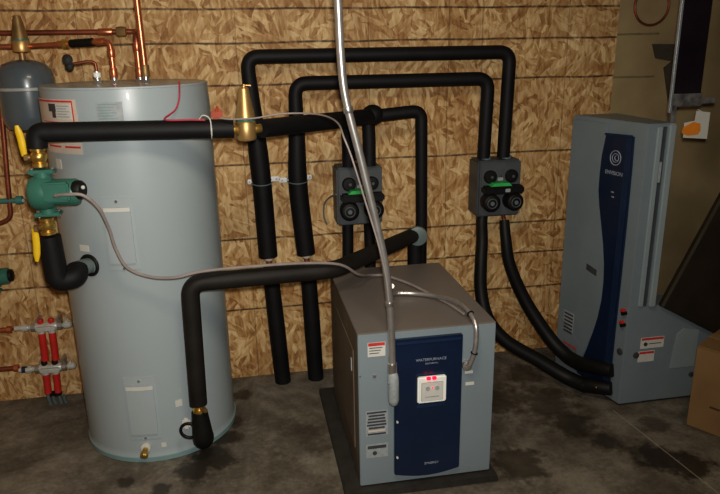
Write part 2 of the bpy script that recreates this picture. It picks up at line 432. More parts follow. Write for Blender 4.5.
MB().cyl(tpt(-96.5, .064, .010), tpt(-96.5, .060, .034), .011, bev=.002).cyl(tpt(-96.5, .060, .03), tpt(-96.5, .052, .045), .016, seg=8, bev=.002).build('drain_spout', 'brass', dv)
for (x, y) in ((-.509, -.30), (-.448, -.30), (-.353, -.30), (-.327, -.34)):
    MB().cyl((x, y, TH), (x, y, TH+.012), .017, seg=6).cyl((x, y, TH+.01), (x, y, TH+.045), .011).build('nipple', 'steel', wh)
# port ring the side elbow enters
d = tdir(-121)
MB().torus(tpt(-121, .818, .004), .036, .0065, d).build('port_ring', 'rubber', wh)

# ------------------------------------------------------------------ expansion tank (left)
EX, EY = -.815, -.115
et = thing('expansion_tank', (EX, EY, 1.27), 'glossy dark grey domed expansion tank hanging under the brass air vent at left', 'tank')
R = .107
MB().lathe([(0, 1.258), (.06, 1.259), (.090, 1.270), (.103, 1.292), (R, 1.32), (R, 1.42)], (EX, EY, 0), seg=64).build('lower_shell', 'tankdark', et)
MB().lathe([(R, 1.420), (R, 1.462), (.098, 1.497), (.078, 1.519), (.045, 1.532), (0, 1.537)], (EX, EY, 0), seg=64).build('upper_shell', 'tankdark', et)
MB().lathe([(R, 1.418), (R+.003, 1.420), (R+.003, 1.430), (R, 1.432)], (EX, EY, 0), seg=64).build('seam_band', 'tankseam', et)
MB().cyl((EX, EY, 1.53), (EX, EY, 1.566), .012).build('stem', 'brassdull', et)
av = thing('air_vent', (EX+.002, EY, 1.56), 'tarnished brass cone air vent standing in the copper pipe above the grey expansion tank', 'vent')
MB().lathe([(.016, 1.561), (.031, 1.565), (.033, 1.572), (.033, 1.604), (.030, 1.608)], (EX+.002, EY, 0)).build('body', 'brasscast', av)
MB().lathe([(.030, 1.613), (.026, 1.64), (.017, 1.685), (.013, 1.70), (0, 1.702)], (EX+.002, EY, 0)).build('cone', 'brassdull', av)
MB().lathe([(.031, 1.607), (.031, 1.614)], (EX+.002, EY, 0)).build('green_band', 'green', av)
# copper piping over the tank
def pipe_thing(name, label, pts, r, m, cat='pipe', fil=.03, couplings=(), cm='copper', group=None, cr=1.35):
    t = thing(name, pts[-1], label, cat, group)
    MB().sweep(fillet(pts, fil), r).build('pipe_run', m, t)
    for (a, b) in couplings: MB().cyl(a, b, r*cr, bev=r*.15).build('fitting', cm, t)
    return t
Y0 = -.30
p1 = pipe_thing('copper_pipe', 'dark copper pipe crossing left of the tank top and turning down through an elbow', [(XL+.003, -.055, 1.638), (-.372, -.055, 1.637), (-.353, Y0, 1.622), (-.353, Y0, 1.47)], .0105, 'copperdull', couplings=[
    ((-.53, -.055, 1.637), (-.475, -.055, 1.637)), ((-.353, Y0, 1.595), (-.353, Y0, 1.56)), ((-.353, Y0, 1.50), (-.353, Y0, 1.465))])
MB().lathe([(.010, -.022), (.019, -.018), (.021, 0), (.019, .018), (.010, .022)], (-.440, -.055, 1.637), (1, 0, 0), seg=8).build('union', 'brassdull', p1)
MB().sweep([(-.353, Y0, 1.57), (-.353, Y0, 1.47)], .0115).build('lower_drop', 'copper', p1)
vb, vc = V((EX+.036, EY, 1.585)), V((-.448, Y0, 1.598))
p2 = pipe_thing('copper_pipe', 'copper pipe from the brass vent with dark taped middle and elbow to tank top', [vb, vc, (-.448, Y0, 1.47)], .0105, 'copper', couplings=[
    (vb.lerp(vc, .36), vb.lerp(vc, .46)), (vb.lerp(vc, .93), vb.lerp(vc, .83)), ((-.448, Y0, 1.57), (-.448, Y0, 1.54)), ((-.448, Y0, 1.50), (-.448, Y0, 1.465))])
MB().cyl(vb.lerp(vc, .52), vb.lerp(vc, .80), .0155, bev=.002).build('dark_wrap', 'rubber', p2)
MB().cyl(vb.lerp(vc, .42), vb.lerp(vc, .49), .018, seg=8, bev=.002).build('brass_union', 'brass', p2)
p3 = pipe_thing('copper_pipe', 'bright copper riser running straight up from the tank top out of view', [(-.338, -.34, H-.003), (-.327, -.34, 1.47)], .012, 'copper', couplings=[((-.327, -.34, 1.51), (-.327, -.34, 1.468))], cm='brassdull')
p4 = pipe_thing('copper_pipe', 'short copper pipe leading left from the wall and into the brass vent', [(XL+.003, EY, 1.585), (EX-.032, EY, 1.585)], .0105, 'copper')
rv = thing('relief_valve', (-.509, Y0, 1.464), 'small relief fitting with a black knob and thin copper arm on the tank top', 'valve')
MB().sweep(fillet([(-.509, Y0, 1.49), (-.509, Y0, 1.522), (-.535, Y0, 1.526), (-.59, Y0, 1.518)], .015), .006).build('copper_arm', 'copperdull', rv)
MB().lathe([(.009, 1.464+.022), (.014, 1.492), (.014, 1.505), (.007, 1.512)], (-.509, Y0, -.022+.0), seg=12).build('white_connector', 'white', rv)
MB().lathe([(.006, -.012), (.019, -.008), (.019, .008), (.006, .012)], (-.606, Y0-.004, 1.535), (.2, -1, .1), seg=10).lathe([(.006, -.012), (.016, -.008), (.016, .008), (.006, .012)], (-.602, Y0-.004, 1.510), (.2, -1, .1), seg=10).build('black_knob', 'rubber', rv)

# ------------------------------------------------------------------ pump assembly in front of the tank
PY = -.70
uv = thing('ball_valve', (-.648, PY, 1.195), 'brass ball valve with yellow lever between black insulation and the green pump top', 'valve', None)
def valve(t, x, z0, z1, hx, hz0, hz1, hy):
    zc = (z0+z1)/2; h = z1-z0
    MB().lathe([(.016, z0), (.025, z0+.004), (.025, z0+h*.2), (.019, z0+h*.26), (.027, z0+h*.42), (.027, z0+h*.6), (.019, z0+h*.75), (.024, z0+h*.8), (.024, z1-.004), (.016, z1)], (x, PY, 0), seg=16).build('body', 'brass', t)
    MB().cyl((x, PY, zc), (hx, hy, zc), .009).cyl((hx+.004, hy, zc), (hx-.008, hy, zc), .014, seg=6).build('stem', 'brassdull', t)
    pts = spline([(hx-.008, hy, hz0), (hx-.010, hy, (hz0+hz1)/2), (hx-.016, hy-.004, hz1)])
    MB().sweep(pts, lerp_rad(pts, [(0, .009), (.3, .012), (.8, .0115), (1, .006)]), squash=.6).build('yellow_lever', 'yellow', t)
valve(uv, -.648, 1.197, 1.268, -.682, 1.238, 1.338, PY-.005)
lv = thing('ball_valve', (-.658, PY, .955), 'brass ball valve with yellow lever pointing down below the green pump', 'valve')
valve(lv, -.655, .966, 1.03, -.680, 1.0, .885, PY-.03)

cp = thing('circulator_pump', (-.60, PY, 1.03), 'green circulator pump with black end cap mounted left of the tank', 'pump')
pc = V((-.645, PY, 1.113))
MB().lathe([(.02, -.048), (.048, -.044), (.058, -.030), (.060, .0), (.056, .02), (.046, .028)], pc, (1, 0, 0)).build('volute', 'green', cp)
MB().cyl(pc+V((0, 0, -.07)), pc+V((0, 0, .07)), .027).build('neck', 'green', cp)
for s in (-1, 1):
    fl = MB().box(pc+V((0, 0, s*.072)), (.084, .052, .013), .004).build('flange', 'green', cp)
    for q in (-1, 1): MB().cyl(pc+V((q*.032, 0, s*.072-.012)), pc+V((q*.032, 0, s*.072+.012)), .0065, seg=6).build('bolt', 'steel', fl)
MB().lathe([(.043, .02), (.045, .03), (.045, .098), (.040, .108), (.020, .112)], pc, (1, 0, -.03)).build('motor', 'green', cp)
MB().box(pc+V((.045, -.045, .008)), (.085, .026, .066), .006).build('terminal_box', 'green', cp)
MB().ball(pc+V((.045, -.061, 0)), .007).build('cable_entry', 'steel', cp)
ec = MB().lathe([(.032, 0), (.032, .018), (.026, .026), (.0, .028)], pc+V((.100, -.012, .006)), (1, -.35, 0)).build('end_cap', 'rubber', cp)
MB().ball(pc+V((.127, -.028, .016)), .007).build('cap_screw', 'label', ec)

# insulation: upper pipe from the valve across the tank to the air separator
ip = thing('insulated_pipe', (-.648, PY, 1.268), 'black insulated pipe crossing the front of the tank from yellow-levered valve to brass separator', 'pipe')
pts = fillet([(-.648, PY, 1.262), (-.645, PY, 1.312), (-.012, -.668, 1.298)], .055, 10)
MB().sweep(pts, .0325, 20).build('insulation', 'foam', ip)
MB().torus((-.088, -.673, 1.30), .0345, .002, (1, .04, 0)).build('zip_tie', 'label', ip)
# air separator
sx, sy = .031, -.666
sp_ = thing('air_separator', (sx, sy, 1.25), 'gold brass conical air separator in the black pipe right of the tank', 'air separator')
MB().lathe([(.012, 1.252), (.030, 1.257), (.0345, 1.265), (.0345, 1.318), (.031, 1.324)], (sx, sy, 0)).build('body', 'brasscast', sp_)
MB().lathe([(.033, 1.330), (.032, 1.345), (.020, 1.412), (.0175, 1.432), (.012, 1.436), (0, 1.437)], (sx, sy, 0)).build('cone', 'brasscast', sp_)
MB().lathe([(.0325, 1.322), (.033, 1.331)], (sx, sy, 0)).build('green_band', 'green', sp_)
MB().cyl((sx, sy, 1.434), (sx+.003, sy, 1.446), .006).cyl((sx, sy, 1.443), (sx+.025, sy, 1.441), .003).build('cap', 'brasscast', sp_)
for s in (-1, 1): MB().cyl((sx+s*.02, sy, 1.293), (sx+s*.052, sy+s*.012, 1.294), .016, bev=.003).build('union', 'brass', sp_)

# right of the separator to the tee, elbow and down behind the unit
ir = thing('insulated_pipe', (.81, -.14, .2), 'black insulated pipe from brass separator through bulging tee, then down behind the grey box', 'pipe')
a = V((.085, -.636, 1.290)); tee = V((.585, -.145, 1.270))
MB().sweep([a, a.lerp(tee, .55), tee], [.033, .034, .034], 20).build('insulation', 'foam', ir)
MB().ball(tee+V((0, 0, .006)), .047, (1.05, 1, .95)).build('tee_wrap', 'foam', ir)
pts = fillet([tee, (.806, -.14, 1.287), (.812, -.14, .77), (.805, -.14, .002)], .045, 10)
MB().sweep(pts, lerp_rad(pts, [(0, .029), (.3, .026), (.6, .027), (1, .030)]), 20).build('insulation', 'foam', ir)
for x, y in ((.473, -.13), (.567, -.13)): MB().sweep([(x, y, 1.27), (x+.004, y, 1.16), (x+.004, y, 1.052)], .029, 18).build('drop_insulation', 'foam', ir)

# lower elbow into the tank side
il = thing('insulated_pipe', (-.655, PY, .8), 'short black insulated elbow below the green pump bending into the tank side', 'pipe')
e1 = tpt(-121, .818, 0) ; out = tdir(-121)
pts = fillet([(-.655, PY, .962), (-.652, PY-.0, .79), e1+out*.075+V((0, 0, -.012)), e1+out*.045], [0, .06, .02, 0], 10)
pts = fillet([(-.655, PY, .962), (-.650, PY, .795), (-.592, -.672, .800), e1+out*.045+V((-.014, 0, 0))], [0, .06, .02, 0], 10)
MB().sweep(pts, .038, 20).build('insulation', 'foam', il)
MB().cyl(e1+out*.052+V((-.016, 0, 0)), e1+out*.002, .029).build('copper_collar', 'capdisc', il)

# ------------------------------------------------------------------ lower pipe: tank drain up and across to the wall
lp = thing('insulated_pipe', (-.22, -.69, .15), 'black insulated pipe rising from the tank base then running right to a grey end cap', 'pipe')
pts = fillet([(-.218, -.69, .262), (-.208, -.69, .752), (.335, -.63, .742), (.765, -.245, .753)], [0, .055, .05, 0], 10)
MB().sweep(pts, .0335, 20).build('insulation', 'foam2', lp)
MB().cyl((.757, -.272, .753), (.752, -.296, .753), .044, bev=.004).build('end_cap', 'capdisc', lp)['label'] = 'grey-green round end cap'
MB().sweep([(.765, -.21, .76), (.765, -.21, .55), (.762, -.21, .03)], .036, 18).build('drop_insulation', 'foam', lp)
fb = MB().lathe([(.012, .222), (.026, .228), (.026, .24), (.018, .244), (.024, .256), (.022, .268)], (-.217, -.69, 0), seg=10).build('brass_fitting', 'brass', lp)
MB().cyl((-.205, -.705, .245), (-.19, -.725, .248), .009, seg=8).build('brass_nut', 'brassdull', fb)
sh = MB(); pts = fillet([(-.217, -.69, .23), (-.212, -.69, .10), (-.218, -.62, .092), (-.228, -.588, .1)], [0, .03, .02, 0])
sh.sweep(pts, lerp_rad(pts, [(0, .030), (.3, .038), (.7, .042), (1, .03)]), 18).build('lower_sleeve', 'rubber', lp)
MB().torus((-.262, -.69, .150), .033, .006, (.15, 1, .1)).build('hose_loop', 'rubber', lp)
MB().box((-.275, -.645, .155), (.03, .02, .05), .008).build('white_union', 'label', lp)

# ------------------------------------------------------------------ the two wall loops
def wall_loop(label, xr, xl, zt, left_pts, right_bot, joint, zf):
    t = thing('insulated_pipe', (left_pts[-1][0], -.085, 0), label, 'pipe', None)
    pts = [(xr-.010, -.085, right_bot), (xr, -.085, zt)] + [(xl, -.085, zt)] + left_pts[:-2]
    f = fillet(pts, [0, .055, .055] + [.1]*(len(pts)-3), 10)
    n = len(f); tot = [0]
    for q, w in zip(f, f[1:]): tot.append(tot[-1]+(w-q).length)
    zs = []
    for i, pnt in enumerate(f):
        if pnt.x < xl+.05 and pnt.z < zt-.06: zs.append(.030+min(1, (zt-.06-pnt.z)/.35)*.013)
        else: zs.append(.030)
    MB().sweep(f, zs, 20).build('upper_insulation', 'foam', t)
    j = V(left_pts[-3])
    MB().cyl(j+V((0, 0, .01)), V(left_pts[-2])+V((0, 0, -.02)), .014).build('copper_joint', 'copper', t)
    MB().lathe([(.012, .012), (.02, .006), (.02, -.010), (.012, -.016)], j+V((.002, -.0, -.008)), seg=12).build('pale_coupling', 'label_cream', t)
    lo = [V(left_pts[-2]), V(left_pts[-2]).lerp(V(left_pts[-1]), .5)+V((0, -.006, 0)), V(left_pts[-1])]
    MB().sweep(lo, [.036, .039, .038], 20).build('lower_insulation', 'foam', t)
    return t
wall_loop('outer black insulated pipe looping over the wall, tallest loop ending at right pump station', 1.232, .058, 1.529,
          [(.078, -.085, 1.2), (.091, -.085, .98), (.099, -.085, .645), (.104, -.085, .590), (.135, -.085, 0)], 1.055, None, 0)
wall_loop('inner black insulated pipe loop nested just below the tallest wall loop', 1.134, .256, 1.415,
          [(.256, -.085, 1.2), (.248, -.085, .98), (.274, -.085, .645), (.279, -.085, .590), (.297, -.085, 0)], 1.055, None, 0)
def strap(label, x, z, w0, w1):
    t = thing('pipe_strap', (x, -.085, z), label, 'strap', None)
    MB().torus((x, -.085, z), .0435, .003, (.0, -.15, 1), a0=0, a1=2*PI).build('band', 'capdisc', t)
    for s, w in ((-1, w0), (1, w1)):
        ear = MB().box((x+s*(.040+w/2), -.03, z+.004*s), (w, .010, .022), .003).build('ear', 'clearstrap', t)
        MB().box((x+s*.042, -.045, z), (.006, .085, .018), .001).build('standoff', 'clearstrap', t)
        MB().cyl((x+s*(.040+w*.65), -.034, z+.004*s), (x+s*(.040+w*.65), -.039, z+.004*s), .005, seg=8).build('screw', 'steel', ear)
strap('shiny strap holding the left tall wall pipe at mid height', .090, .99, .022, .042)
strap('shiny strap holding the right-hand of the two tall wall pipes', .249, .99, .040, .030)

# ------------------------------------------------------------------ pump stations (flow centres) on the wall
def pump_station(x0, x1, z0, z1, label):
    t = thing('pump_station', ((x0+x1)/2, -.001, z0), label, 'pump station', 'square pump stations on the wall')
    w, h = x1-x0, z1-z0; xc = (x0+x1)/2; yf = -.135
    MB().box((xc, -.068, (z0+z1)/2), (w, .130, h), .008).build('housing', 'housing', t)
    MB().box((xc+.002, yf-.003, (z0+z1)/2), (w-.012, .012, h-.012), .005).build('face_plate', 'housingtop', t)
    for s in (-1, 1):
        k = MB().lathe([(.030, 0), (.031, .012), (.026, .018), (.013, .019)], (xc+s*.052, yf-.009, z1-.072), (0, -1, 0), seg=32).build('port_cap', 'rubber', t)
        MB().cyl((xc+s*.052+.004, yf-.027, z1-.072), (xc+s*.052+.004, yf-.031, z1-.072), .007, seg=10).build('port_mark', 'housingtop', k)
        ph = MB().lathe([(.040, 0), (.042, .008), (.042, .055), (.036, .064), (.030, .066)], (xc+s*.054, yf-.006, z0+.078), (s*.06, -1, 0), seg=32).build('pump_head', 'rubber', t)
        MB().torus((xc+s*.058, yf-.072, z0+.078), .022, .003, (s*.06, -1, 0), seg=28).build('head_ring', 'housingtop', ph)
        MB().cyl((xc+s*.058, yf-.068, z0+.078), (xc+s*.058, yf-.075, z0+.078), .010, seg=12).build('head_screw', 'capdisc', ph)
    MB().box((xc+.006, yf-.030, z0+.134), (w-.016, .060, .036), .008).build('control_bar', 'rubber', t)
    bars = MB().prism([(xc-.062, yf-.060, z0+.155), (xc+.040, yf-.060, z0+.155), (xc+.024, yf-.060, z0+.170), (xc-.046, yf-.060, z0+.170)], (0, .055, 0)).build('green_badge', 'brightgreen', t)
    MB().box((xc-.002, yf-.014, z0+.180), (.026, .010, .016), .002).build('white_tab', 'label_grey', t)
    MB().box((xc+.018, yf-.063, z0+.135), (.024, .006, .016), .002).build('switch', 'label_grey', t)
    MB().ball((xc, yf-.010, z1-.072), .006).build('center_screw', 'ink', t)
    for s in (-1, 1): MB().cyl((xc+s*.05, -.085, z1-.004), (xc+s*.05, -.085, z1+.012), .024, seg=18).build('top_union', 'capdisc', t)
    return t
ps = pump_station(1.083, 1.293, .782, 1.047, 'charcoal square pump station right of centre with two hoses hanging below')
ps2 = copy_tree(ps)
ps2.location.x += .522-1.188+.002; ps2.location.z += .0
ps2['label'] = 'charcoal square pump station partly hidden behind the steel conduit'
sp1 = thing('insulated_pipe', (.47, -.085, .002), 'left black pipe dropping from pump station behind the steel conduit', 'pipe')
MB().sweep([(.474, -.085, .78), (.470, -.085, .60), (.462, -.085, .002)], .026, 18).build('insulation', 'foam', sp1)
sp2 = thing('insulated_pipe', (.575, -.085, .002), 'right black pipe dropping from pump station behind the steel conduit', 'pipe')
MB().sweep([(.575, -.085, .78), (.578, -.085, .60), (.575, -.085, .002)], .026, 18).build('insulation', 'foam', sp2)
bw = MB().sweep(spline([(.415, -.14, .93), (.395, -.06, .90), (.375, -.02, .86), (.372, -.012, .80), (.385, -.012, .76)]), .004, 8).build('thin_wire', 'capdisc')
tag(bw, 'thin grey wire curling from the left side of the conduit-hidden pump station', 'wire')

# hoses from right station to the cabinet
hl = thing('insulated_hose', (1.125, -.11, .78), 'left black hose sagging from the right pump station to the cabinet base', 'hose')
pts = spline([(1.129, -.085, .785), (1.122, -.10, .74), (1.112, -.14, .66), (1.099, -.17, .569), (1.093, -.20, .438), (1.112, -.25, .313), (1.19, -.30, .208), (1.336, -.37, .121), (1.44, -.44, .062), (1.50, -.52, .050)])
MB().sweep(pts, lerp_rad(pts, [(0, .027), (.3, .030), (1, .034)]), 18).build('hose_body', 'rubber', hl)
def sleeve(par, p0, p1):
    s = MB().cyl(p0, p1, .034, .031, bev=.004).build('end_sleeve', 'rubber', par)
    q = V(p0).lerp(V(p1), .45)+V((0, -.031, .012)); MB().box(q, (.028, .006, .009), .002).build('yellow_print', 'yellow', s)
sleeve(hl, (1.485, -.50, .050), (1.575, -.602, .072))
hr = thing('insulated_hose', (1.232, -.11, .74), 'right black hose sweeping from the right pump station to the upper cabinet port', 'hose')
pts = spline([(1.232, -.11, .752), (1.233, -.14, .66), (1.251, -.16, .539), (1.321, -.20, .367), (1.414, -.28, .205), (1.47, -.36, .135), (1.505, -.455, .124)])
MB().sweep(pts, lerp_rad(pts, [(0, .024), (.2, .028), (1, .034)]), 18).build('hose_body', 'rubber', hr)
MB().cyl((1.232, -.085, .785), (1.232, -.11, .748), .010).build('copper_stub', 'copperdull', hr)
sleeve(hr, (1.492, -.44, .128), (1.574, -.598, .160))

# ------------------------------------------------------------------ boxed heat pump unit in the middle
bx, by, bw_, bd, z0, z1 = .354, -.994, .493, .683, .03, .630
pad = MB().box((.582, -.635, .0125), (.575, .80, .024), .004).build('rubber_pad', 'pad'); tag(pad, 'dark rubber pad lying under the square grey heat pump', 'mat')
hp = thing('heat_pump', (bx+bw_/2, by+bd/2, .025), 'square grey heat pump box with navy front panel standing on a dark pad', 'heat pump')
fx = lambda x, z, y=by: V((x, y, z))
MB().box((bx+bw_/2, by+.006+.0, (z0+z1)/2-.002), (bw_, .024, z1-z0-.004), .003).build('front_face', 'box_front', hp)
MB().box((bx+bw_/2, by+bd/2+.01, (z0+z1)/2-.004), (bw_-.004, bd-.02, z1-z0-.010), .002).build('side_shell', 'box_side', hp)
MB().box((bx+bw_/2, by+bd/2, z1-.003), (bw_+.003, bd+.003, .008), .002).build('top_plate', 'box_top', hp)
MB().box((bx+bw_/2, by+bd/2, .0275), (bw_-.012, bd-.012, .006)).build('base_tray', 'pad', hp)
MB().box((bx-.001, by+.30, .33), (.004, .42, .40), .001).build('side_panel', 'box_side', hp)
MB().box((bx-.004, by+.12, .46), (.004, .014, .05), .001).build('latch', 'label_grey', hp)
xl_, xr_, zb, zt = .478, .722, .050, .603
outl = [(xl_, zt), (xr_, zt), (xr_, zb+.02)] + [(xr_-(xr_-xl_)*k/8, zb+.02-.018*math.sin(PI*k/8)) for k in range(1, 8)] + [(xl_, zb+.02)]
bp_ = MB().prism([(x, by-.022, z) for x, z in outl], (0, .020, 0), .003).build('blue_panel', 'blue', hp)
MB().box(((xl_+xr_)/2, by-.024, zt-.012), (xr_-xl_-.012, .006, .010), .002).build('top_trim', 'blue2', bp_)
text('lettering', 'WATERFURNACE', 'silverink', (.608, by-.0235, .521), .0140, (1, 0, 0), (0, 0, 1), bp_)
text('lettering', 'GEOTHERMAL', 'silverink', (.61, by-.0235, .506), .0075, (1, 0, 0), (0, 0, 1), bp_)
th = MB().box((.609, by-.030, .410), (.103, .016, .100), .004).build('thermostat', 'white', bp_)
MB().box((.609, by-.0385, .405), (.078, .002, .072), .001).build('faceplate', 'label', th)
for k in (-1, 1): MB().cyl((.609+k*.017, by-.039, .418), (.609+k*.017, by-.0415, .418), .008, seg=16).build('button', 'label_grey', th)
MB().ball((.609, by-.040, .420), .003).build('pilot_light', 'led', th)
MB().box((.609, by-.0395, .385), (.05, .001, .004)).build('text_line', 'label_grey', th)
for k in (-1, 1): MB().box((.605+k*.010, by-.040, .457), (.015, .010, .011), .002).build('red_light', 'led', bp_)
MB().box((.609, by-.0235, .343), (.105, .003, .013), .001).build('lower_lip', 'blue2', bp_)
text('lettering', 'SYNERGY', 'silverink', (.615, by-.0235, .105), .0125, (1, 0, 0), (0, 0, 1), bp_)
for z in (.29, .145): MB().cyl((xl_+.009, by-.022, z), (xl_+.009, by-.028, z), .004, seg=10).build('screw', 'label', bp_)
wl = MB().box((.418, by-.007, .570), (.062, .002, .052)).build('warning_label', 'label', hp, False)
MB().box((.418, by-.0085, .590), (.058, .001, .011)).build('red_bar', 'red', wl, False)
for k in range(3): MB().box((.416-k*.003, by-.0085, .577-k*.010), (.046-k*.006, .001, .0025)).build('text_line', 'ink', wl, False)
nl = MB().box((.417, by-.0065, .284), (.080, .001, .100)).build('spec_label', 'label_grey', hp, False)
for k in range(8): MB().box((.416, by-.0078, .327-k*.0122), (.070-(k*3 % 4)*.004, .001, .0065)).build('text_line', 'ink' if k != 6 else 'label_cream', nl, False)
nl2 = MB().box((.417, by-.0065, .172), (.080, .001, .055)).build('spec_label', 'label_grey', hp, False)
MB().box((.416, by-.0078, .188), (.068, .001, .012)).build('text_line', 'ink', nl2, False)
MB().cyl((.408, by-.007, .163), (.408, by-.009, .163), .008, seg=16).build('round_mark', 'ink', nl2)
cn = MB().cyl((.742, by-.006, .478), (.742, by-.022, .478), .018, bev=.003).build('wire_connector', 'galv', hp)
MB().box((.757, by-.007, .402), (.032, .002, .012)).build('small_label', 'label', hp, False)
MB().box((.752, by-.007, .448), (.030, .002, .010)).build('small_label', 'label', hp, False)
MB().cyl((.360, by-.006, .475), (.360, by-.009, .475), .003, seg=8).build('screw', 'steel', hp)
hl_ = MB().box((.47-.06, by-.008, .470), (.012, .004, .012), .001).build('screw', 'steel', hp)

# conduit
cd = thing('conduit', (.470, -1.02, .37), 'silver steel conduit dropping from above to a grey elbow box on the heat pump front', 'conduit')
pts = spline([(.285, -1.03, H-.003), (.300, -1.03, 2.0), (.310, -1.03, 1.691), (.315, -1.03, 1.526), (.327, -1.03, 1.41), (.370, -1.03, 1.228), (.421, -1.03, 1.001), (.447, -1.03, .864), (.460, -1.03, .72), (.465, -1.03, .60), (.466, -1.03, .49)])
MB().sweep(pts, .0125, 14).build('tube', 'galv', cd)
for i in (33, 62): MB().cyl(V(pts[i]), V(pts[i]).lerp(pts[i+1], .9), .0155, bev=.002).build('coupling', 'steel', cd)
MB().cyl((.466, -1.03, .53), (.467, -1.03, .49), .017, bev=.003).build('connector', 'steel', cd)
lb = MB().sweep([(.468, -1.034, .498), (.468, -1.034, .488), (.469, -1.034, .47), (.470, -1.034, .39), (.470, -1.034, .374), (.470, -1.034, .368)], [.012, .017, .0195, .0195, .015, .008], 20).build('elbow_box', 'label_grey', cd)
lb['label'] = 'pale grey rounded elbow box'
MB().cyl((.449, -1.052, .465), (.449, -1.058, .465), .003, seg=8).build('cover_screw', 'steel', lb)

# cables
cb = MB().sweep(spline([(-.600, -.762, 1.113), (-.555, -.785, 1.119), (-.507, -.785, 1.113), (-.468, -.77, 1.064), (-.451, -.735, .983), (-.441, -.72, .908), (-.410, -.72, .836), (-.339, -.72, .797), (-.250, -.742, .795), (-.164, -.738, .808), (-.024, -.705, .803), (.195, -.683, .795),
                        (.345, -.66, .772), (.43, -.60, .705), (.50, -.48, .655), (.568, -.470, .644), (.642, -.587, .643), (.689, -.715, .643), (.731, -.833, .643), (.752, -.93, .643)]), .0055, 8).build('power_cable', 'cable')
tag(cb, 'thin grey cable drooping from the green pump across the tank to the heat pump top', 'cable')
wp = thing('flexible_conduit', (.742, -1.01, .478), 'ribbed silver flexible conduit curling over the heat pump top to its front connector', 'conduit')
pts = spline([(.470, -1.012, .80), (.50, -.85, .70), (.545, -.70, .652), (.601, -.690, .645), (.652, -.712, .645), (.70, -.76, .650), (.735, -.86, .668), (.752, -.95, .672), (.762, -1.02, .645), (.762, -1.036, .59), (.757, -1.036, .54), (.745, -1.030, .495), (.742, -1.017, .478)], 10)
rr = [.0085+(.0012 if i % 2 else 0) for i in range(len(pts))]
MB().sweep(pts, rr, 12).build('ribbed_tube', 'galv', wp)
for i in (74, 100): MB().cyl(pts[i], V(pts[i]).lerp(pts[i+1], .6), .0125).build('tie', 'rubber', wp)
sc = MB().sweep(spline([(-.055, -.700, 1.338), (-.015, -.712, 1.334), (.062, -.712, 1.335), (.149, -.70, 1.345), (.235, -.72, 1.346), (.292, -.80, 1.343), (.316, -.93, 1.331), (.318, -1.034, 1.298), (.340, -1.043, 1.235), (.378, -1.043, 1.103), (.420, -1.043, .954), (.444, -1.043, .84), (.452, -1.044, .76)]), .003, 8).build('sensor_cable', 'cable')
tag(sc, 'thin pale cable arching from the brass separator to and down along the steel conduit', 'cable')
rw = MB().sweep(spline([(-.19, -.548, 1.455), (-.189, -.572, 1.43), (-.193, -.590, 1.395), (-.208, -.615, 1.362), (-.238, -.672, 1.342), (-.225, -.700, 1.337), (-.152, -.703, 1.336), (-.104, -.702, 1.333)]), .003, 8).build('red_wire', 'redwire')
tag(rw, 'thin red wire hanging from the tank top onto the black pipe', 'wire')
zt2 = MB().sweep(spline([(-.125, -.70, 1.335), (-.11, -.71, 1.35), (-.09, -.71, 1.34), (-.085, -.708, 1.31), (-.086, -.70, 1.28)]), .0022, 8).build('cable_tie', 'label')
tag(zt2, 'thin white cable tie tail looped over the black pipe near the tank edge', 'cable tie')
og = thing('orange_fitting', (-.085, -.002, 1.27), 'small orange-red plastic fitting on the board wall right of the tank top', 'fitting')
MB().box((-.085, -.014, 1.29), (.05, .026, .040), .008).build('fitting_body', 'orangered', og)
MB().cyl((-.085, -.014, 1.30), (-.080, -.014, 1.325), .010, .004).build('spout', 'orangered', og)

# ------------------------------------------------------------------ left wall plumbing
cv = thing('copper_pipe', (-.95, -.08, .88), 'dull copper pipe dropping down the wall at far left and hooking left at its foot', 'pipe')
MB().sweep(fillet([(-.936, -.08, 1.60), (-.938, -.08, 1.31), (-.962, -.08, 1.0), (-.970, -.08, .89), (-1.02, -.08, .868), (XL+.003, -.08, .866)], .04), .010).build('pipe_run', 'copperdull', cv)
MB().sweep([(-.936, -.08, 1.60), (-.936, -.08, H-.003)], .010).build('upper_run', 'copperdull', cv)
gv = thing('wall_valve', (-.93, -.08, .968), 'small teal valve body with a pale handle across the far left copper pipe', 'valve')
MB().cyl((-1.02, -.08, .966), (-.93, -.08, .967), .011).build('arm', 'teal', gv)
MB().lathe([(.009, -.016), (.018, -.012), (.018, .012), (.009, .016)], (-.925, -.08, .967), (1, 0, 0), seg=12).build('valve_body', 'teal', gv)
MB().box((-.908, -.085, .966), (.018, .020, .014), .003).build('handle', 'label_grey', gv)
pg = thing('circulator_pump', (-1.045, -.08, .60), 'second green pump, cut by the left frame edge against the board wall', 'pump')
pc = V((-1.085, -.085, .635))
MB().lathe([(.02, -.03), (.044, -.026), (.050, 0), (.046, .025), (.038, .034)], pc, (1, 0, 0)).build('volute', 'green', pg)
MB().lathe([(.036, .03), (.036, .064), (.030, .070)], pc, (1, 0, .06)).build('motor', 'green', pg)
MB().lathe([(.027, 0), (.026, .012), (.015, .017)], pc+V((.070, 0, .004)), (1, 0, .06)).build('end_cap', 'rubber', pg)
for s in (-1, 1): MB().box(pc+V((-.01, 0, s*.062)), (.075, .045, .013), .004).build('flange', 'green', pg)
MB().cyl(pc+V((-.01, 0, -.065)), pc+V((-.01, 0, .065)), .022).build('neck', 'green', pg)
pgp = thing('copper_pipe', (-1.095, -.085, .50), 'copper riser at far left joining the cut-off green pump', 'pipe')
MB().sweep([(-1.095, -.085, .70), (-1.095, -.085, .86)], .012).sweep(fillet([(-1.095, -.085, .57), (-1.095, -.085, .50), (XL+.003, -.085, .50)], .03), .012).build('pipe_run', 'copper', pgp)

